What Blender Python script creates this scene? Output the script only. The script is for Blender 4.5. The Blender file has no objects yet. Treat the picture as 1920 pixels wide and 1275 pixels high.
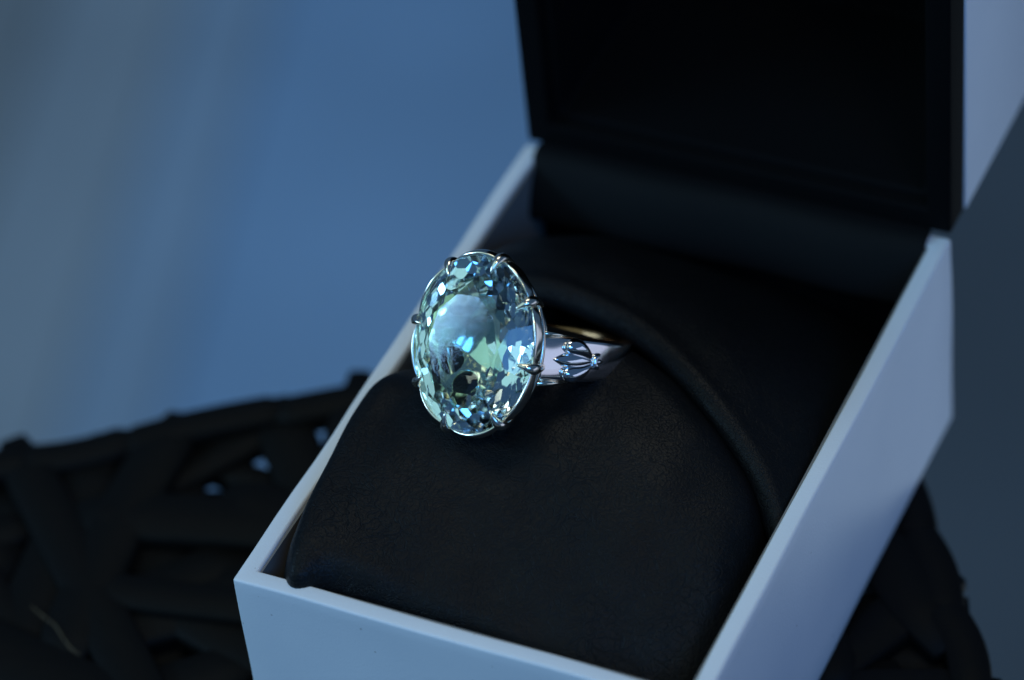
import bpy, bmesh, math, random
from mathutils import Vector, Matrix
import numpy as np

random.seed(7)
S = 0.00085                       # metres per modelling unit (box is 66 units = 56 mm wide)
scene = bpy.context.scene
COL = scene.collection

# ------------------------------------------------------------------ camera
CAM = Vector((191.62276735, -264.0502802, 332.72259528))
RIGHT = Vector((0.9070081, 0.4124041, -0.08520075))
UP = Vector((-0.22344516, 0.64280332, 0.73271833))
BACK = Vector((0.35694337, -0.64554376, 0.67517752))
cd = bpy.data.cameras.new("camera")
cam = bpy.data.objects.new("camera", cd)
COL.objects.link(cam)
cam.matrix_world = Matrix(((RIGHT.x, UP.x, BACK.x, CAM.x * S),
                           (RIGHT.y, UP.y, BACK.y, CAM.y * S),
                           (RIGHT.z, UP.z, BACK.z, CAM.z * S),
                           (0, 0, 0, 1)))
cd.sensor_width = 36.0
cd.lens = 36.0 * 6655.6 / 1920.0
cd.clip_start = 0.01
cd.clip_end = 50.0
cd.dof.use_dof = True
cd.dof.focus_distance = 467.0 * S
cd.dof.aperture_fstop = 11.5
scene.camera = cam

# ------------------------------------------------------------------ world and lamps
world = bpy.data.worlds.new("World")
scene.world = world
world.use_nodes = True
bg = world.node_tree.nodes["Background"]
bg.inputs[0].default_value = (0.17, 0.37, 0.76, 1)
bg.inputs[1].default_value = 0.19


def area_light(name, loc, target, sx, sy, energy, color):
    l = bpy.data.lights.new(name, 'AREA')
    l.shape = 'RECTANGLE'
    l.size, l.size_y = sx, sy
    l.energy = energy
    l.color = color
    o = bpy.data.objects.new(name, l)
    COL.objects.link(o)
    o.location = loc
    d = Vector(target) - Vector(loc)
    o.rotation_euler = d.to_track_quat('-Z', 'Y').to_euler()
    return o


BOX_C = (0.028, 0.04, 0.0)
area_light("window_front", (-1.00, -0.60, 0.56), BOX_C, 0.655, 0.17, 6.2, (0.32, 0.62, 1.0))
area_light("fill_behind", (0.85, -0.76, 0.82), BOX_C, 0.70, 0.50, 5.4, (0.10, 0.38, 1.0))  # added fill behind the camera, turns the box's front and right walls blue
area_light("window_top", (-0.05, 0.48, 1.35), BOX_C, 0.55, 0.45, 2.6, (1.0, 0.98, 0.82))
area_light("gem_fill", (-0.55, -0.80, 1.25), BOX_C, 1.9, 1.3, 5.4, (0.56, 0.92, 0.92))  # added soft fill that brightens the stone's facets
area_light("window_right", (1.08, 0.26, -0.10), BOX_C, 1.10, 0.42, 1.05, (0.56, 0.68, 1.0))
area_light("wall_fill", (0.42, 0.55, -0.50), BOX_C, 0.40, 0.40, 0.42, (0.74, 0.92, 1.0))  # added fill from below, lightens the rear of the right wall
area_light("warm_lamp", (0.42, -0.35, 1.05), BOX_C, 0.10, 0.10, 0.9, (1.0, 0.78, 0.42))

vs = scene.view_settings
vs.view_transform = 'Standard'
vs.look = 'None'
vs.exposure = 0.0
vs.gamma = 1.0
cy = scene.cycles
cy.max_bounces = 20
cy.transmission_bounces = 18
cy.glossy_bounces = 10
cy.transparent_max_bounces = 16
cy.sample_clamp_indirect = 6.0
cy.blur_glossy = 0.3
cy.use_denoising = True


# ------------------------------------------------------------------ materials
def mat(name, base, rough=0.5, metal=0.0, spec=0.5, **kw):
    m = bpy.data.materials.new(name)
    m.use_nodes = True
    b = m.node_tree.nodes["Principled BSDF"]
    b.inputs["Base Color"].default_value = (*base, 1)
    b.inputs["Roughness"].default_value = rough
    b.inputs["Metallic"].default_value = metal
    b.inputs["Specular IOR Level"].default_value = spec
    for k, v in kw.items():
        b.inputs[k.replace("_", " ")].default_value = v
    return m, m.node_tree.nodes, m.node_tree.links, b


def N(nodes, t, **inp):
    n = nodes.new(t)
    for k, v in inp.items():
        n.inputs[k].default_value = v
    return n


def obj_coords(nodes):
    return nodes.new("ShaderNodeTexCoord").outputs["Object"]


def ramp(nodes, stops):
    r = nodes.new("ShaderNodeValToRGB")
    e = r.color_ramp.elements
    while len(e) < len(stops):
        e.new(0.5)
    for i, (p, c) in enumerate(stops):
        e[i].position = p
        e[i].color = (*c, 1)
    return r


# white coated paper over board
M_PAPER, n_, l_, b_ = mat("white_paper", (0.78, 0.80, 0.82), 0.42, spec=0.35)
co = obj_coords(n_)
nz = N(n_, "ShaderNodeTexNoise", Scale=3200.0, Detail=3.0)
l_.new(co, nz.inputs["Vector"])
nb = N(n_, "ShaderNodeTexNoise", Scale=60.0, Detail=4.0)
l_.new(co, nb.inputs["Vector"])
rp = ramp(n_, [(0.3, (0.75, 0.775, 0.80)), (0.7, (0.81, 0.825, 0.835))])
l_.new(nb.outputs["Fac"], rp.inputs[0])
l_.new(rp.outputs[0], b_.inputs["Base Color"])
sp = N(n_, "ShaderNodeTexNoise", Scale=1500.0, Detail=0.0)      # stray dust specks and scuffs
l_.new(co, sp.inputs["Vector"])
spr = ramp(n_, [(0.125, (0.62, 0.60, 0.57)), (0.15, (1, 1, 1))])
l_.new(sp.outputs["Fac"], spr.inputs[0])
mu = n_.new("ShaderNodeMixRGB")
mu.blend_type = 'MULTIPLY'
mu.inputs[0].default_value = 1.0
l_.new(rp.outputs[0], mu.inputs[1])
l_.new(spr.outputs[0], mu.inputs[2])
l_.new(mu.outputs[0], b_.inputs["Base Color"])
bp = N(n_, "ShaderNodeBump", Strength=0.30, Distance=0.0001)
l_.new(nz.outputs["Fac"], bp.inputs["Height"])
l_.new(bp.outputs[0], b_.inputs["Normal"])


def leather(name, base, rough, bump, spec=0.3):
    m, n, l, b = mat(name, base, rough, spec=spec)
    co = obj_coords(n)
    warp = N(n, "ShaderNodeTexNoise", Scale=300.0, Detail=2.0)
    l.new(co, warp.inputs["Vector"])
    mx = n.new("ShaderNodeMixRGB")
    mx.blend_type = 'LINEAR_LIGHT'
    mx.inputs[0].default_value = 0.0030
    l.new(co, mx.inputs[1])
    l.new(warp.outputs["Color"], mx.inputs[2])
    heights = []
    for sc, w in ((620.0, 1.0), (1500.0, 0.55)):
        v = N(n, "ShaderNodeTexVoronoi", Scale=sc)
        v.feature = 'DISTANCE_TO_EDGE'
        l.new(mx.outputs[0], v.inputs["Vector"])
        r = ramp(n, [(0.0, (0, 0, 0)), (0.06, (1, 1, 1))])
        l.new(v.outputs["Distance"], r.inputs[0])
        k = n.new("ShaderNodeMath")
        k.operation = 'MULTIPLY'
        k.inputs[1].default_value = w
        l.new(r.outputs[0], k.inputs[0])
        heights.append(k)
    # the coarse creases fade in and out over the hide
    pat = N(n, "ShaderNodeTexNoise", Scale=70.0, Detail=2.0)
    l.new(co, pat.inputs["Vector"])
    pr = ramp(n, [(0.42, (0, 0, 0)), (0.62, (1, 1, 1))])
    l.new(pat.outputs["Fac"], pr.inputs[0])
    k0 = n.new("ShaderNodeMath")
    k0.operation = 'MULTIPLY'
    l.new(heights[0].outputs[0], k0.inputs[0])
    l.new(pr.outputs[0], k0.inputs[1])
    a1 = n.new("ShaderNodeMath")
    a1.operation = 'ADD'
    l.new(k0.outputs[0], a1.inputs[0])
    l.new(heights[1].outputs[0], a1.inputs[1])
    a2 = n.new("ShaderNodeMath")
    a2.operation = 'ADD'
    l.new(a1.outputs[0], a2.inputs[0])
    fine = N(n, "ShaderNodeTexNoise", Scale=3800.0, Detail=1.0)
    l.new(co, fine.inputs["Vector"])
    l.new(fine.outputs["Fac"], a2.inputs[1])
    bp = N(n, "ShaderNodeBump", Strength=bump, Distance=0.00012)
    l.new(a2.outputs[0], bp.inputs["Height"])
    l.new(bp.outputs[0], b.inputs["Normal"])
    rn = ramp(n, [(0.3, (rough - .05,) * 3), (0.7, (rough + .08,) * 3)])
    l.new(pat.outputs["Fac"], rn.inputs[0])
    l.new(rn.outputs[0], b.inputs["Roughness"])
    return m


M_LEATHER = leather("black_leather", (0.0038, 0.0045, 0.0052), 0.45, 0.50, 0.165)
M_LINING, n_, l_, b_ = mat("black_lining", (0.0032, 0.0034, 0.0038), 0.75, spec=0.06)
nz = N(n_, "ShaderNodeTexNoise", Scale=1600.0, Detail=2.0)
l_.new(obj_coords(n_), nz.inputs["Vector"])
bp = N(n_, "ShaderNodeBump", Strength=0.25, Distance=0.0001)
l_.new(nz.outputs["Fac"], bp.inputs["Height"])
l_.new(bp.outputs[0], b_.inputs["Normal"])
M_SIDEPAPER = mat("charcoal_lining_paper", (0.20, 0.20, 0.195), 0.45, spec=0.4)[0]

# rhodium-bright gold
M_GOLD, n_, l_, b_ = mat("pale_gold", (0.95, 0.87, 0.71), 0.15, 1.0)
nz = N(n_, "ShaderNodeTexNoise", Scale=900.0, Detail=3.0)
l_.new(obj_coords(n_), nz.inputs["Vector"])
rp = ramp(n_, [(0.35, (0.12,) * 3), (0.7, (0.20,) * 3)])
l_.new(nz.outputs["Fac"], rp.inputs[0])
l_.new(rp.outputs[0], b_.inputs["Roughness"])
M_GOLD_W, n_, l_, b_ = mat("white_gold", (0.98, 0.90, 0.84), 0.12, 1.0)
M_EMBLEM = mat("bright_white_gold", (0.92, 0.92, 0.92), 0.11, 1.0)[0]
M_GOLD_R = mat("warm_gold_darkened", (0.34, 0.17, 0.075), 0.26, 1.0)[0]  # base darkened to brown to stand for the band's dark reflection
M_GOLD_Y = mat("yellow_gold", (0.96, 0.89, 0.70), 0.13, 1.0)[0]

# aquamarine
M_GEM, n_, l_, b_ = mat("aquamarine", (0.80, 0.985, 0.965), 0.0, spec=0.5, IOR=1.58, Transmission_Weight=1.0)
# dark moulded resin of the table
M_RESIN, n_, l_, b_ = mat("dark_resin", (0.0038, 0.0038, 0.0035), 0.6, spec=0.10)
nz = N(n_, "ShaderNodeTexNoise", Scale=500.0, Detail=5.0)
l_.new(obj_coords(n_), nz.inputs["Vector"])
bp = N(n_, "ShaderNodeBump", Strength=0.4, Distance=0.0003)
l_.new(nz.outputs["Fac"], bp.inputs["Height"])
l_.new(bp.outputs[0], b_.inputs["Normal"])

# floor
def floor_mat(name, c):
    m, n, l, b = mat(name, c, 0.6, spec=0.3)
    nz = N(n, "ShaderNodeTexNoise", Scale=4.0, Detail=6.0)
    l.new(obj_coords(n), nz.inputs["Vector"])
    rp = ramp(n, [(0.3, tuple(q * .85 for q in c)), (0.7, tuple(q * 1.15 for q in c))])
    l.new(nz.outputs["Fac"], rp.inputs[0])
    l.new(rp.outputs[0], b.inputs["Base Color"])
    return m


M_HAIR = mat("pale_fibre", (0.22, 0.17, 0.09), 0.5)[0]


# ------------------------------------------------------------------ helpers
def link(name, me, m, parent=None, smooth=True):
    o = bpy.data.objects.new(name, me)
    COL.objects.link(o)
    if m is not None and not me.materials:
        me.materials.append(m)
    if parent is not None:
        o.parent = parent
    if smooth:
        for p in me.polygons:
            p.use_smooth = True
    return o


def mesh(name, verts, faces, m, parent=None, smooth=True):
    me = bpy.data.meshes.new(name)
    me.from_pydata([tuple(Vector(v) * S) for v in verts], [], faces)
    me.validate()
    bm = bmesh.new()
    bm.from_mesh(me)
    bmesh.ops.recalc_face_normals(bm, faces=bm.faces)
    bm.to_mesh(me)
    bm.free()
    return link(name, me, m, parent, smooth)


def from_bm(name, bm, m, parent=None, smooth=True):
    bmesh.ops.recalc_face_normals(bm, faces=bm.faces)
    for v in bm.verts:
        v.co *= S
    me = bpy.data.meshes.new(name)
    bm.to_mesh(me)
    bm.free()
    return link(name, me, m, parent, smooth)


def bevel(o, w, seg=3, angle=40):
    b = o.modifiers.new("bevel", 'BEVEL')
    b.width = w * S
    b.segments = seg
    b.limit_method = 'ANGLE'
    b.angle_limit = math.radians(angle)
    b.harden_normals = False
    return o


def empty(name):
    o = bpy.data.objects.new(name, None)
    COL.objects.link(o)
    o.empty_display_size = 0.01
    return o


def tag(o, label, cat):
    o["label"] = label
    o["category"] = cat
    return o


def grid_mesh(pts, close_u=False, close_v=False):
    nu, nv = len(pts), len(pts[0])
    V = [p for row in pts for p in row]
    F = []
    for i in range(nu if close_u else nu - 1):
        for j in range(nv if close_v else nv - 1):
            i2, j2 = (i + 1) % nu, (j + 1) % nv
            F.append((i * nv + j, i2 * nv + j, i2 * nv + j2, i * nv + j2))
    return V, F


def tube_pts(path, radii, seg=10, flat=None):
    """rings round a path (list of Vector); radii a number per point or (r1, r2)"""
    rows = []
    prev = None
    for i, p in enumerate(path):
        t = (path[min(i + 1, len(path) - 1)] - path[max(i - 1, 0)]).normalized()
        if prev is None:
            ref = flat if flat is not None else (Vector((0, 0, 1)) if abs(t.z) < .9 else Vector((1, 0, 0)))
        else:
            ref = prev
        a = (ref - t * ref.dot(t)).normalized()
        prev = a
        b = t.cross(a)
        r = radii[i]
        ra, rb = r if isinstance(r, tuple) else (r, r)
        rows.append([p + a * (ra * math.cos(2 * math.pi * k / seg)) + b * (rb * math.sin(2 * math.pi * k / seg)) for k in range(seg)])
    return rows


def tube_mesh(path, radii, seg=10, flat=None):
    rows = tube_pts(path, radii, seg, flat)
    V, F = grid_mesh(rows, False, True)
    F.append(tuple(range(seg)))
    F.append(tuple((len(rows) - 1) * seg + k for k in range(seg)))
    return V, F


def sm(a, b, x):
    t = max(0.0, min(1.0, (x - a) / (b - a)))
    return t * t * (3 - 2 * t)


def interp(xs, ys, x):
    """smooth (Catmull-Rom like) interpolation"""
    if x <= xs[0]:
        return ys[0]
    if x >= xs[-1]:
        return ys[-1]
    for i in range(len(xs) - 1):
        if xs[i] <= x <= xs[i + 1]:
            h = xs[i + 1] - xs[i]
            t = (x - xs[i]) / h
            def slope(k):
                if k == 0:
                    return (ys[1] - ys[0]) / (xs[1] - xs[0])
                if k == len(xs) - 1:
                    return (ys[-1] - ys[-2]) / (xs[-1] - xs[-2])
                return (ys[k + 1] - ys[k - 1]) / (xs[k + 1] - xs[k - 1])
            m0, m1 = slope(i) * h, slope(i + 1) * h
            return ((2 * t ** 3 - 3 * t ** 2 + 1) * ys[i] + (t ** 3 - 2 * t ** 2 + t) * m0
                    + (-2 * t ** 3 + 3 * t ** 2) * ys[i + 1] + (t ** 3 - t ** 2) * m1)


def boxv(x0, x1, y0, y1, z0, z1):
    V = [(x, y, z) for x in (x0, x1) for y in (y0, y1) for z in (z0, z1)]
    F = [(0, 1, 3, 2), (4, 6, 7, 5), (0, 4, 5, 1), (2, 3, 7, 6), (0, 2, 6, 4), (1, 5, 7, 3)]
    return V, F


# ------------------------------------------------------------------ floor
W, D, H, T = 66.0, 93.9, 35.1, 2.5
FZ = -900.0
fl = mesh("floor", [(-7000, -7000, FZ - 8), (7000, -7000, FZ - 8), (7000, 7000, FZ - 8), (-7000, 7000, FZ - 8)], [(0, 1, 2, 3)],
          floor_mat("floor_screed", (0.10, 0.12, 0.15)))
fl["kind"] = "structure"
FD = Vector((0.30, -0.954, 0))           # the joints between the floor slabs run this way
FN = Vector((0.954, 0.30, 0))


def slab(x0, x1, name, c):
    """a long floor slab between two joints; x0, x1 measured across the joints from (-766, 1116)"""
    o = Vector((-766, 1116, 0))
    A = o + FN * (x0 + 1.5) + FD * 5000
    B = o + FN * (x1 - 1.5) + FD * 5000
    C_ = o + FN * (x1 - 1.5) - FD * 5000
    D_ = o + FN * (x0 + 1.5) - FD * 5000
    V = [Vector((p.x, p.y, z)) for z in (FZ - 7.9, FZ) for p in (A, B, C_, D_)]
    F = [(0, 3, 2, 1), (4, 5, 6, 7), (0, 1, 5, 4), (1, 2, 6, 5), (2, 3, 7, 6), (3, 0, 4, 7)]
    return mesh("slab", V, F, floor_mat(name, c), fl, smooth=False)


slab(-3000, -75, "grey_slab", (0.37, 0.40, 0.41))  # floor colour steps slab by slab, grey to blue to dark
slab(-75, 4, "pale_grey_slab", (0.44, 0.50, 0.54))
slab(4, 58, "blue_grey_slab", (0.39, 0.51, 0.63))
slab(58, 330, "blue_slab", (0.34, 0.52, 0.73))
slab(330, 3000, "dark_grey_slab", (0.115, 0.135, 0.15))

# ------------------------------------------------------------------ openwork table
TZ = -H - 0.05
E1 = Vector((0.820, 0.572, 0))          # along the rear-left edge
E2 = Vector((0.572, -0.820, 0))         # along the right edge, towards the viewer
CORNER = Vector((40.5, 115.0, 0))       # the table corner hidden behind the box
table = empty("openwork_table")
tag(table, "black openwork garden table of crossing flat strips under the ring box", "table")
TL = 330.0


def tp(a, b, z=0.0):
    """point on the table: a back from the corner along the rear-left edge, b along the right edge"""
    return CORNER - E1 * a + E2 * b + Vector((0, 0, TZ + z))


def strip(a0, b0, a1, b1, w, drop=0.0, th=3.2):
    p0, p1 = tp(a0, b0), tp(a1, b1)
    n = 9
    path, rad = [], []
    d = (p1 - p0)
    side = Vector((-d.y, d.x, 0)).normalized()
    bow = random.uniform(-1.8, 1.8)
    pts = [p0 + d * k / 4 for k in range(5)]
    if all(-2 < q.x < W + 2 and -2 < q.y < D for q in pts) or all(math.hypot(q.x - 15, q.y - 20) > 110 for q in pts):
        return None                       # wholly under the box, or far outside the picture
    for i in range(n):
        t = i / (n - 1)
        path.append(p0 + d * t + side * bow * math.sin(math.pi * t) + Vector((0, 0, -th / 2 - drop)))
        e = 1.0
        if i in (0, n - 1):
            e = 0.55
        rad.append((th / 2 * (0.8 if e < 1 else 1), w / 2 * e))
    rows = []
    for i, p in enumerate(path):
        t = (path[min(i + 1, n - 1)] - path[max(i - 1, 0)]).normalized()
        b = Vector((-t.y, t.x, 0)).normalized()
        rz, rw = rad[i]
        prof = [(-1, -.6), (-.85, -1), (.85, -1), (1, -.6), (1, .55), (.86, .93), (0, 1), (-.86, .93), (-1, .55)]
        rows.append([p + b * (rw * u) + Vector((0, 0, rz * v)) for u, v in prof])
    V, F = grid_mesh(rows, False, True)
    k = len(rows[0])
    F.append(tuple(range(k)))
    F.append(tuple((n - 1) * k + q for q in range(k)))
    return mesh("strip", V, F, M_RESIN, table)


# edge strips with gently wavy line, then the crossing strips, in two layers
for e in range(2):
    pos = -3.0
    while pos < TL:
        ln = random.uniform(17, 27)
        off0, off1 = random.uniform(-.8, .8), random.uniform(-.8, .8)
        if e == 0:
            strip(pos, 3 + off0, pos + ln, 3 + off1, 6.0, 0.0, 4.0)
        else:
            strip(3 + off0, pos, 3 + off1, pos + ln, 6.0, 0.0, 4.0)
        pos += ln - 3.0
lay = 0
for i in range(30):                      # running in from the rear-left edge
    a = -4 + i * 9.0 + random.uniform(-3, 3)
    b1 = random.uniform(35, 85)
    strip(max(2, a), random.uniform(-2.5, 1.0), max(4, a + random.choice((-1, 1)) * random.uniform(6, 38)), b1, random.uniform(6.0, 9.5), (lay % 3) * 1.2)
    lay += 1
for i in range(24):                      # running in from the right edge
    b = 2 + i * 9.5 + random.uniform(-3, 3)
    strip(random.uniform(-2.5, 1.0), b, random.uniform(40, 90), max(4, b + random.choice((-1, 1)) * random.uniform(6, 30)), random.uniform(6.0, 9.5), (lay % 3) * 1.2 + 0.5)
    lay += 1
for i in range(320):                     # the middle of the top
    a, b = (random.uniform(40, 215), random.uniform(10, 175)) if i % 4 else (random.uniform(5, 60), random.uniform(30, 190))
    an = random.choice((0.35, 0.9, 1.6, 2.3, 2.8)) + random.uniform(-.25, .25)
    ln = random.uniform(28, 70)
    hl = ln / 2
    a0, b0, a1, b1 = a - math.cos(an) * hl, b - math.sin(an) * hl, a + math.cos(an) * hl, b + math.sin(an) * hl
    if min(a0, b0, a1, b1) < 2:
        continue
    strip(a0, b0, a1, b1, random.uniform(6.5, 10.5), (lay % 7) * 1.5)
    lay += 1
def strip_between(q0, q1, w, drop):
    ab = []
    for (x, y) in (q0, q1):
        d = Vector((x, y, 0)) - CORNER
        ab += [-d.dot(E1), d.dot(E2)]
    strip(*ab, w, drop)


strip_between((-48, 36), (-30, 63), 6.0, 2.0)
strip_between((-46, 52), (-22, 50), 5.0, 3.4)
for i in range(44):                      # lower strips added to darken the gaps in the top
    a, b = random.uniform(30, 215), random.uniform(15, 170)
    an = random.uniform(0, math.pi)
    hl = random.uniform(18, 34)
    a0, b0, a1, b1 = a - math.cos(an) * hl, b - math.sin(an) * hl, a + math.cos(an) * hl, b + math.sin(an) * hl
    if min(a0, b0, a1, b1) > 3:
        strip(a0, b0, a1, b1, random.uniform(7, 11), random.uniform(12, 22))
for (la, lb) in ((14, 14), (14, 300), (300, 14), (300, 300)):
    c = tp(la, lb, -6)
    V, F = tube_mesh([c, c + Vector((0, 0, -300)), Vector((c.x, c.y, FZ))], [9, 7.5, 6.5], 14)
    mesh("leg", V, F, M_RESIN, table)

# ------------------------------------------------------------------ ring box
box = empty("ring_box")
tag(box, "open white ring box with black lined lid standing on the openwork table", "ring box")

# tray: one board shell with a cavity, faces cut finely so its sides can bow like wrapped board
def shell(x0, x1, y0, y1, z0, z1, t, floor_t, open_dir):
    """a box open at the z1 side"""
    bm = bmesh.new()
    def vv(x, y, z): return bm.verts.new((x, y, z))
    o = [[vv(x, y, z) for (x, y) in ((x0, y0), (x1, y0), (x1, y1), (x0, y1))] for z in (z0, z1)]
    i_ = [[vv(x, y, z) for (x, y) in ((x0 + t, y0 + t), (x1 - t, y0 + t), (x1 - t, y1 - t), (x0 + t, y1 - t))] for z in (z0 + floor_t, z1)]
    bm.faces.new(o[0][::-1])
    bm.faces.new(i_[0])
    for k in range(4):
        k2 = (k + 1) % 4
        bm.faces.new((o[0][k], o[0][k2], o[1][k2], o[1][k]))
        bm.faces.new((i_[0][k2], i_[0][k], i_[1][k], i_[1][k2]))
        bm.faces.new((o[1][k], o[1][k2], i_[1][k2], i_[1][k]))
    return bm


bm = shell(0, W, 0, D, -H, 0, T, 2.0, 1)
from mathutils import noise
bmesh.ops.subdivide_edges(bm, edges=[e for e in bm.edges if e.calc_length() > 20], cuts=15, use_grid_fill=True)
for v in bm.verts:
    q = v.co * .055
    v.co += Vector((noise.noise(q), noise.noise(q + Vector((31, 7, 3))), .6 * noise.noise(q + Vector((5, 17, 41))))) * .34
tray = from_bm("tray", bm, M_PAPER, box)
bevel(tray, 0.42, 4)

# black paper lining set 0.2 inside the tray walls
bm = bmesh.new()
x0, x1, y0, y1, zt = T + .02, W - T - .02, T + .02, D - T - .02, -0.55
V, F = boxv(x0 + .36, x1 - .36, y1 - .35, y1, -H + 2.05, zt)
mesh("back_lining", V, F, M_LINING, box, smooth=False)
V, F = boxv(x0 + .4, x1 - .4, y0 + .4, y1 - .4, -H + 2.05, -H + 2.6)
mesh("base_lining", V, F, M_LINING, box, smooth=False)
for (a, b, c, d) in ((x0, x0 + .35, y0, y1), (x1 - .35, x1, y0, y1), (x0 + .36, x1 - .36, y0, y0 + .35)):
    V, F = boxv(a, b, c, d, -H + 2.05, zt)
    vs_ = [bm.verts.new(v) for v in V]
    for f in F:
        bm.faces.new([vs_[k] for k in f])
lin = from_bm("tray_lining", bm, M_SIDEPAPER, box, smooth=False)

# hinge flap of black leather covering the back rim and falling into the tray
prof = [(D + 0.4, 0.9), (D - 0.6, 1.0), (D - 2.6, 0.75), (D - 4.6, -1.4), (D - 6.6, -5.0), (D - 7.4, -8.2), (D - 6.6, -8.6)]
rows = []
for i in range(25):
    x = 2.1 + (W - 4.9) * i / 24
    rows.append([Vector((x, y + .25 * math.sin(x * .21) * min(1, k / 3), z)) for k, (y, z) in enumerate(prof)])
V, F = grid_mesh(rows)
flap = mesh("hinge_flap", V, F, mat("black_hinge_cloth", (0.0052, 0.0056, 0.0062), 0.6, spec=0.09)[0], box)
so = flap.modifiers.new("solid", 'SOLIDIFY'); so.thickness = 0.5 * S
ss = flap.modifiers.new("ss", 'SUBSURF'); ss.levels = ss.render_levels = 2

# lid opened to 90 degrees: its mouth faces the viewer, its walls run back from y = D
LZ1, LY1 = 94.0, 137.0
LIPY = 100.0
lid = empty("lid"); lid.parent = box
def shell_y(x0, x1, z0, z1, y0, y1, t, back_t):
    """a box open towards -y"""
    bm = shell(x0, x1, z0, z1, -y1, -y0, t, back_t, 1)
    for v in bm.verts:
        x, z, ny = v.co
        v.co = (x, -ny, z)
    return bm
ls = from_bm("lid_shell", shell_y(0, W, 0.25, LZ1 + .25, LIPY, LY1, 2.2, 2.2), M_PAPER, lid)
bevel(ls, 0.4, 4)
# black lip: a frame standing out of the white shell
def frame_y(x0, x1, z0, z1, y0, y1, t):
    bm = bmesh.new()
    R_ = []
    for y in (y0, y1):
        R_.append([bm.verts.new(p) for p in ((x0, y, z0), (x1, y, z0), (x1, y, z1), (x0, y, z1))])
        R_.append([bm.verts.new(p) for p in ((x0 + t, y, z0 + t), (x1 - t, y, z0 + t), (x1 - t, y, z1 - t), (x0 + t, y, z1 - t))])
    fo, fi, bo, bi = R_
    for k in range(4):
        k2 = (k + 1) % 4
        bm.faces.new((fo[k], fo[k2], fi[k2], fi[k]))
        bm.faces.new((bo[k2], bo[k], bi[k], bi[k2]))
        bm.faces.new((fo[k], bo[k], bo[k2], fo[k2]))
        bm.faces.new((fi[k2], bi[k2], bi[k], fi[k]))
    return bm
lip = from_bm("lid_lip", frame_y(.2, W - .2, 0.45, LZ1, D + .1, LIPY - .04, 3.6), M_LINING, lid)
bevel(lip, 0.5, 4)
li = from_bm("lid_lining", shell_y(2.25, W - 2.25, 2.5, LZ1 - 2.0, D + 2.4, LY1 - 2.3, 2.6, 1.0), M_LINING, lid)
bevel(li, 0.8, 3)

# ------------------------------------------------------------------ cushion
cush = empty("ring_cushion")
tag(cush, "black leather ring cushion with a slot, filling the white box", "cushion")
EX = [2.0, 10.0, 18.8, 27.0, 35.9, 46.1, 56.3, 61.6, 63.2]
EY = [53.0, 55.3, 56.0, 55.5, 53.0, 47.0, 40.0, 34.0, 32.0]
EZ = [-1.0, 5.0, 7.5, 7.0, 6.2, 4.6, 0.3, -3.4, -5.2]


def edge(x):
    return Vector((x, interp(EX, EY, x), interp(EX, EZ, x)))


# front pad
def xl(y):
    return interp([2, 5, 12, 22, 33, 40, 47, 62], [5.8, 4.7, 3.5, 2.6, 1.9, 3.8, 8.0, 9.0], y)


def front_z(x, y):
    e = edge(x)
    zf = interp([2, 6, 12, 20, 30, 45, 63], [3.2, 4.2, 3.2, 0.6, -2.2, -6.0, -13.0], x)     # height behind the front rim
    yc = e.y - interp([20, 34, 43, 50], [10.0, 7.0, 5.0, 4.5], x)                                                                       # crest just before the slot
    zc = interp([2, 7, 14, 20], [4.5, 6.8, e.z + 1.7, e.z + 1.7], x)
    t = (y - 8.0) / (yc - 8.0)
    if t <= 1:
        z = zf + (zc - zf) * math.sin(max(-.15, t) * math.pi / 2)
    else:
        z = zc - .085 * (y - yc) ** 2
    return z - 5.5 * sm(33, 47, y) * (1 - sm(7, 17, x))


NU, NV = 110, 110
rows = []
for i in range(NU + 1):
    s_ = i / NU
    row = []
    for j in range(NV + 1):
        t_ = j / NV
        # profile along y: the front face, a round nose, the top, then down under the back pad
        if t_ < .26:
            q = t_ / .26
            an = q * math.pi / 2
            yy, dz = 2.75 + 5.2 * (1 - math.cos(an)), (1 - math.sin(an))
            drop = dz
        else:
            q = (t_ - .26) / .74
            yy, drop = 7.95 + q * 54.0, 0.0
        l0 = xl(yy)
        r0 = 62.9
        # profile along x
        if s_ < .14:
            an = s_ / .14 * math.pi / 2
            xx, dx = l0 + 3.2 * (1 - math.cos(an)), 1 - math.sin(an)
        elif s_ > .86:
            an = (1 - s_) / .14 * math.pi / 2
            xx, dx = r0 - 5.0 * (1 - math.cos(an)), 1 - math.sin(an)
        else:
            q2 = (s_ - .14) / .72
            xx, dx = l0 + 3.2 + q2 * (r0 - 5.0 - l0 - 3.2), 0.0
        z = front_z(xx, yy)
        ey = interp(EX, EY, xx)
        z -= 4.0 * sm(ey - 1.5, ey + 7, yy)               # dips under the back pad
        z -= drop * (7.5 + 0.09 * xx) + dx * 8.5
        if t_ == 0 or s_ == 0 or s_ == 1:
            z -= 6
        # bulge of the near left corner over the rim
        if t_ < .26:
            yy -= 2.6 * math.exp(-((xx - 8.5) / 2.6) ** 2) * math.exp(-((q - .5) / .35) ** 2)
        # soft wrinkles
        z += 0.16 * math.sin(xx * .55 + yy * .21) * math.sin(yy * .33 - xx * .18)
        row.append(Vector((xx, yy, z)))
    rows.append(row)
V, F = grid_mesh(rows)
mesh("front_pad", V, F, M_LEATHER, cush)

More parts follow.
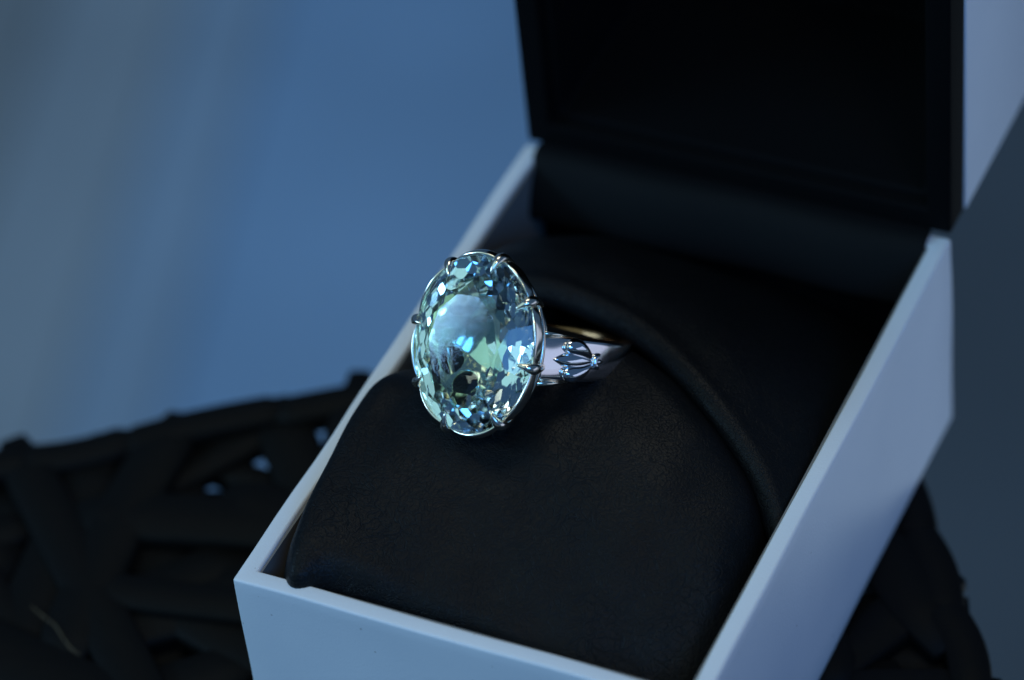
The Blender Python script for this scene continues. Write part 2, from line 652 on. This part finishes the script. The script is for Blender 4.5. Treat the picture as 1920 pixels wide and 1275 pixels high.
# back pad with its rolled lip over the slot
rows = []
for i in range(141):
    x = 2.9 + 60.0 * i / 140
    e = edge(x)
    tx = (edge(min(x + .6, 62.9)) - edge(max(x - .6, 2.9))).normalized()
    upv = Vector((0, -.10, 1))
    upv = (upv - tx * upv.dot(tx)).normalized()
    bk = tx.cross(upv)
    if bk.y < 0:
        bk = -bk
    row = []
    # underside and nose of the roll
    r = 2.1
    row.append(e - upv * 7.0 + bk * 9.0)
    row.append(e - upv * 4.6 + bk * 4.4)
    for k in range(0, 13):
        an = math.radians(-110 + 215 * k / 12)
        row.append(e + bk * (r * 1.05 - r * 1.15 * math.cos(an)) + upv * (-.6 + r * math.sin(an)))
    # seam behind the roll, then the pad puffs up and falls away to the back
    seam = e + bk * 4.1 + upv * .55
    row.append(seam)
    for k in range(1, 15):
        q = k / 14
        yb = seam.y + (86.6 - seam.y) * q
        zb = seam.z + .8 * math.sin(min(1, q * 2.6) * math.pi / 2) * (1 - q) - 17.0 * q ** 1.7
        row.append(Vector((seam.x + (x - seam.x) * q, yb, zb + .12 * math.sin(x * .5 + yb * .3))))
    for p in row:
        p.x = max(2.95, min(63.0, p.x))
    rows.append(row)
V, F = grid_mesh(rows)
bp_ = mesh("back_pad", V, F, M_LEATHER, cush)
ss = bp_.modifiers.new("ss", 'SUBSURF'); ss.levels = ss.render_levels = 1

# ------------------------------------------------------------------ ring
O = Vector((20.89, 34.53, 18.0))
th = math.radians(30)
nn = (BACK * math.cos(th) + (-RIGHT) * math.sin(th)).normalized()
uu = UP * .989 + RIGHT * .147
uu = (uu - nn * uu.dot(nn)).normalized()
ss_ = uu.cross(nn)
RM = Matrix(((ss_.x, uu.x, nn.x), (ss_.y, uu.y, nn.y), (ss_.z, uu.z, nn.z)))


def L(a, b, c):
    return O + RM @ Vector((a, b, c))


def Lv(v):
    return L(v[0], v[1], v[2])


ring = empty("gem_ring")
tag(ring, "pale gold ring with a large oval aquamarine resting on the black cushion", "ring")

# ---- stone: a convex solid cut plane by plane
GA, GB = 9.05, 11.65
gem_bm = bmesh.new()
bmesh.ops.create_cube(gem_bm, size=4.0)


def cut(nrm, pt):
    nrm = Vector(nrm).normalized()
    g = gem_bm.verts[:] + gem_bm.edges[:] + gem_bm.faces[:]
    r = bmesh.ops.bisect_plane(gem_bm, geom=g, plane_co=Vector(pt), plane_no=nrm, clear_outer=True, dist=1e-6)
    ed = [x for x in r['geom_cut'] if isinstance(x, bmesh.types.BMEdge)]
    if len(ed) > 2:
        bmesh.ops.contextual_create(gem_bm, geom=ed)


def tier(count, alpha, r0, z0, phase, sgn, jit=0.0):
    a = math.radians(alpha)
    for k in range(count):
        ph = 2 * math.pi * (k + phase) / count
        al = a + math.radians(random.uniform(-jit, jit))
        cut((math.sin(al) * math.cos(ph), math.sin(al) * math.sin(ph), sgn * math.cos(al)),
            (r0 * math.cos(ph), r0 * math.sin(ph), sgn * z0))


tier(48, 90, 1.0, 0, 0.5, 1)
cut((0, 0, 1), (0, 0, .335))
tier(10, 36.0, 1.0, .03, 0.0, 1, .3)
tier(20, 42.5, .995, .03, 0.5, 1, .3)
tier(10, 24, .60, .312, 0.5, 1, .3)
tier(24, 54, .995, .03, 0.5, -1, .6)
tier(24, 46.5, .86, .22, 0.0, -1, 1.0)
tier(24, 40, .68, .41, 0.5, -1, 1.4)
tier(18, 32, .49, .575, 0.0, -1, 1.6)
tier(12, 21, .28, .70, 0.5, -1, 1.6)
for v in gem_bm.verts:
    v.co = Lv((v.co.x * GA, v.co.y * GB, v.co.z * 9.3))
bmesh.ops.remove_doubles(gem_bm, verts=gem_bm.verts, dist=1e-4)
gem = from_bm("gemstone", gem_bm, M_GEM, ring, smooth=False)
gem["label"] = "large faceted pale blue oval aquamarine"

PRA = [74, 122, 170, 211, 252, 304, 350, 33]       # claw directions round the oval
PRA_S = sorted(PRA)


def lobe(phd):
    """0 at a claw, 1 midway between two claws"""
    a = PRA_S + [PRA_S[0] + 360]
    p = phd % 360
    if p < a[0]:
        p += 360
    for k in range(8):
        if a[k] <= p <= a[k + 1]:
            return math.sin(math.pi * (p - a[k]) / (a[k + 1] - a[k]))
    return 0.0


def oval(phd, r, c):
    p = math.radians(phd)
    return Vector((math.cos(p) * r * GA, math.sin(p) * r * GB, c))


# ---- scalloped bezel
rows = []
for i in range(192):
    ph = 360 * i / 192
    lb = lobe(ph) ** .7
    top = -.10 + .68 * lb
    rt = 1.008 + .040 * lb
    rb = 1.012 + .066 * lb
    prof = [(1.004, -.9), (1.004, top - .25), (1.008, top - .04), (rt - .006, top + .02), (rt + .006, top - .10), (rb - .004, -.75), (rb, -1.0),
            (rb - .014, -1.3), (1.0, -1.8), (.965, -1.75), (.975, -1.2)]
    rows.append([Lv(oval(ph, r, c)) for r, c in prof])
V, F = grid_mesh(rows, True, True)
bz = mesh("bezel", V, F, M_GOLD, ring)
ssd = bz.modifiers.new("ss", 'SUBSURF'); ssd.levels = ssd.render_levels = 1

# ---- claws
for a in PRA:
    base = [(.95, -4.0, .42), (1.0, -2.6, .5), (1.045, -1.3, .6), (1.055, -.3, .74), (1.04, .42, .76), (1.0, .92, .64), (.95, 1.25, .48), (.90, 1.46, .34), (.86, 1.56, .22), (.845, 1.52, .10)]
    path = [Lv(oval(a, r, c)) for r, c, _ in base]
    kk = len(base) - 1
    V, F = tube_mesh(path, [(q * .85, q * (1.25 - .5 * k_ / kk)) for k_, (_, _, q) in enumerate(base)], 12, nn)
    o = mesh("claw", V, F, M_GOLD, ring)
    sd = o.modifiers.new("ss", 'SUBSURF'); sd.levels = sd.render_levels = 1

# ---- open gallery below the stone: a bowl pierced with rounded windows
bm = bmesh.new()
NG = 10
levels = [(.985, -1.9), (.92, -3.2), (.74, -5.6), (.40, -8.1), (.10, -8.7)]
vr = [[bm.verts.new(Lv(oval(360 * (k + .25) / NG, r, c))) for k in range(NG)] for r, c in levels]
fs = []
for a_ in range(4):
    for k in range(NG):
        k2 = (k + 1) % NG
        f = bm.faces.new((vr[a_][k], vr[a_][k2], vr[a_ + 1][k2], vr[a_ + 1][k]))
        ang = 360 * (k + .75) / NG
        if (a_ == 2 and not 60 < ang < 185) or (a_ == 1 and 205 < ang < 360):
            fs.append(f)
bm.faces.new(vr[-1])
bmesh.ops.inset_individual(bm, faces=fs, thickness=.62, depth=0)
bmesh.ops.delete(bm, geom=fs, context='FACES')
gal = from_bm("gallery", bm, M_GOLD_Y, ring)
m1 = gal.modifiers.new("solid", 'SOLIDIFY'); m1.thickness = .7 * S; m1.offset = 1
m2 = gal.modifiers.new("ss", 'SUBSURF'); m2.levels = m2.render_levels = 2
# gallery rails
for (r, c, q) in ((.95, -3.0, .34), (.60, -8.9, .6)):
    rows = []
    for i in range(96):
        ph = 360 * i / 96
        pc = oval(ph, r, c)
        out = Vector((math.cos(math.radians(ph)), math.sin(math.radians(ph)), 0))
        rows.append([Lv(pc + out * (q * math.cos(t)) + Vector((0, 0, q * 1.2 * math.sin(t)))) for t in [2 * math.pi * k / 8 for k in range(8)]])
    V, F = grid_mesh(rows, True, True)
    mesh("gallery_rail", V, F, M_GOLD, ring)

# ---- shank
HC, HR = -18.6, 10.1             # finger hole centre depth and radius
B0 = -0.9


def shank_path(t):
    """t 0..1 from the right shoulder's root to the bottom of the band: outer point, inner point, half width"""
    pa = [0, .12, .26, .42, .58, .74, .88, 1.0]
    ao = [7.9, 9.5, 10.9, 11.8, 11.9, 9.7, 5.2, 0.0]
    c_ = [-3.9, -7.4, -11.4, -16.0, -20.8, -25.4, -29.0, -30.2]
    ai = [6.0, 7.4, 8.9, 9.9, 9.95, 8.2, 4.3, 0.0]
    ci = [-6.2, -9.3, -12.9, -16.6, -20.4, -24.3, -27.6, -28.6]
    hw = [3.2, 3.1, 2.95, 2.75, 2.4, 2.05, 1.85, 1.8]
    f = lambda y: interp(pa, y, t)
    return f(ao), f(c_), f(ai), f(ci), f(hw)


def shank_frame(t):
    ao, co_, ai, ci, hw = shank_path(t)
    a2, c2 = shank_path(min(1, t + .01))[:2]
    a1, c1 = shank_path(max(0, t - .01))[:2]
    tg = Vector((a2 - a1, 0, c2 - c1)).normalized()
    nr = Vector((-tg.z, 0, tg.x))
    if nr.x * 1 + nr.z * .3 < 0 and t < .5:
        nr = -nr
    return Vector((ao, B0, co_)), tg, nr, hw


for side in (1, -1):
    pass
rows = []
NS = 64
ts = [k / NS for k in range(NS + 1)]
full = [(t, 1) for t in ts] + [(t, -1) for t in ts[::-1][1:]]
for (t, sg) in full:
    ao, co_, ai, ci, hw = shank_path(t)
    row = []
    for (w, dpt) in ((-1.0, .42), (-.93, .13), (-.72, .03), (-.3, 0), (.3, 0), (.72, .02), (.93, .09), (1.0, .3), (1.0, .8), (.85, .97), (.4, 1.0), (-.4, 1.0), (-.85, .97), (-1.0, .8)):
        a = ao + (ai - ao) * dpt
        c = co_ + (ci - co_) * dpt
        row.append(L(sg * a, B0 + 1.4 * sm(.5, 1, t) + w * hw, c))
    rows.append(row)
V, F = grid_mesh(rows, False, True)
nr_ = len(rows[0])
F.append(tuple(range(nr_)))
F.append(tuple((len(rows) - 1) * nr_ + k for k in range(nr_)))
shank = mesh("shank", V, F, M_GOLD_W, ring)
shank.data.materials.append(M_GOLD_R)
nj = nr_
for i_p, p in enumerate(shank.data.polygons):      # edges and inside: warm gold with its dark reflection put into the colour
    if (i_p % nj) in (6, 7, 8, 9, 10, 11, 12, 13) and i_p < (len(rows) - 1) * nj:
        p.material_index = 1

# ---- fleur-de-lis on each shoulder: raised petals, knot and foot
def on_shank(sg, t, w, h):
    p, tg, nr, hw = shank_frame(t)
    q = p + nr * h
    return L(sg * q.x, q.y + w, q.z)


def petal(sg, pts, name="petal"):
    """pts: (t, w, h, half width, height)"""
    path = [on_shank(sg, t, w, h) for t, w, h, _, _ in pts]
    p, tg, nr, hw = shank_frame(pts[len(pts) // 2][0])
    flat = RM @ Vector((sg * nr.x, nr.y, nr.z))
    V, F = tube_mesh(path, [(q[4] * 1.6, q[3] * 1.3) for q in pts], 8, flat)
    o = mesh(name, V, F, M_EMBLEM, shank)
    sd = o.modifiers.new("ss", 'SUBSURF'); sd.levels = sd.render_levels = 1
    for e in o.data.edges:                     # keep the keel of each petal sharp
        i0, i1 = e.vertices
        if i0 % 8 == i1 % 8 and i0 % 8 in (0, 2, 6):
            ca = o.data.attributes.get("crease_edge") or o.data.attributes.new("crease_edge", 'FLOAT', 'EDGE')
            ca.data[e.index].value = 0.75
    return o


for sg in (1, -1):
    # middle petal, its tip towards the stone
    petal(sg, [(.062, 0, .08, .05, .06), (.09, 0, .10, .40, .28), (.13, 0, .12, .84, .46), (.175, 0, .12, .96, .52), (.22, 0, .12, .76, .48), (.255, 0, .12, .40, .38), (.28, 0, .12, .28, .32)])
    for w in (1, -1):
        # side petals: teardrop lobes leaning outwards
        petal(sg, [(.276, .28 * w, .12, .26, .3), (.256, .75 * w, .14, .46, .42), (.225, 1.30 * w, .18, .76, .56), (.188, 1.72 * w, .2, .98, .66),
                   (.155, 1.84 * w, .2, .98, .64), (.128, 1.72 * w, .16, .70, .5), (.112, 1.55 * w, .10, .30, .26)])
        petal(sg, [(.285, .12 * w, .14, .24, .34), (.308, .62 * w, .18, .42, .38), (.332, 1.12 * w, .12, .10, .12)], "foot_petal")
    petal(sg, [(.284, -1.1, .18, .22, .24), (.284, -.6, .26, .36, .42), (.284, 0, .28, .38, .46), (.284, .6, .26, .36, .42), (.284, 1.1, .18, .22, .24)], "knot")
    petal(sg, [(.285, 0, .14, .26, .34), (.32, 0, .18, .46, .4), (.362, 0, .10, .08, .1)], "foot_petal")

# small side struts tying the gallery to the shoulders
for sg in (1, -1):
    for w in (1, -1):
        path = [L(sg * 7.6, B0 + w * 3.3, -3.6), L(sg * 8.6, B0 + w * 3.25, -6.2), L(sg * 9.9, B0 + w * 2.95, -9.6)]
        V, F = tube_mesh(path, [.5, .34, .12], 8)
        mesh("strut", V, F, M_GOLD_Y, ring)

# ------------------------------------------------------------------ stray fibre on the table
def table_px(u, v, z=TZ + .4):
    d = RIGHT * ((u - 960) / 6655.6) - UP * ((v - 637.5) / 6655.6) - BACK
    t = (z - CAM.z) / d.z
    return CAM + d * t


fib = [table_px(*q) for q in ((58, 1136), (80, 1155), (103, 1172), (118, 1196), (132, 1216), (150, 1228))]
V, F = tube_mesh(fib, [.03, .05, .05, .05, .05, .03], 6)
fo = mesh("stray_fibre", V, F, M_HAIR)
tag(fo, "thin pale stray hair lying on the black table strips", "hair")
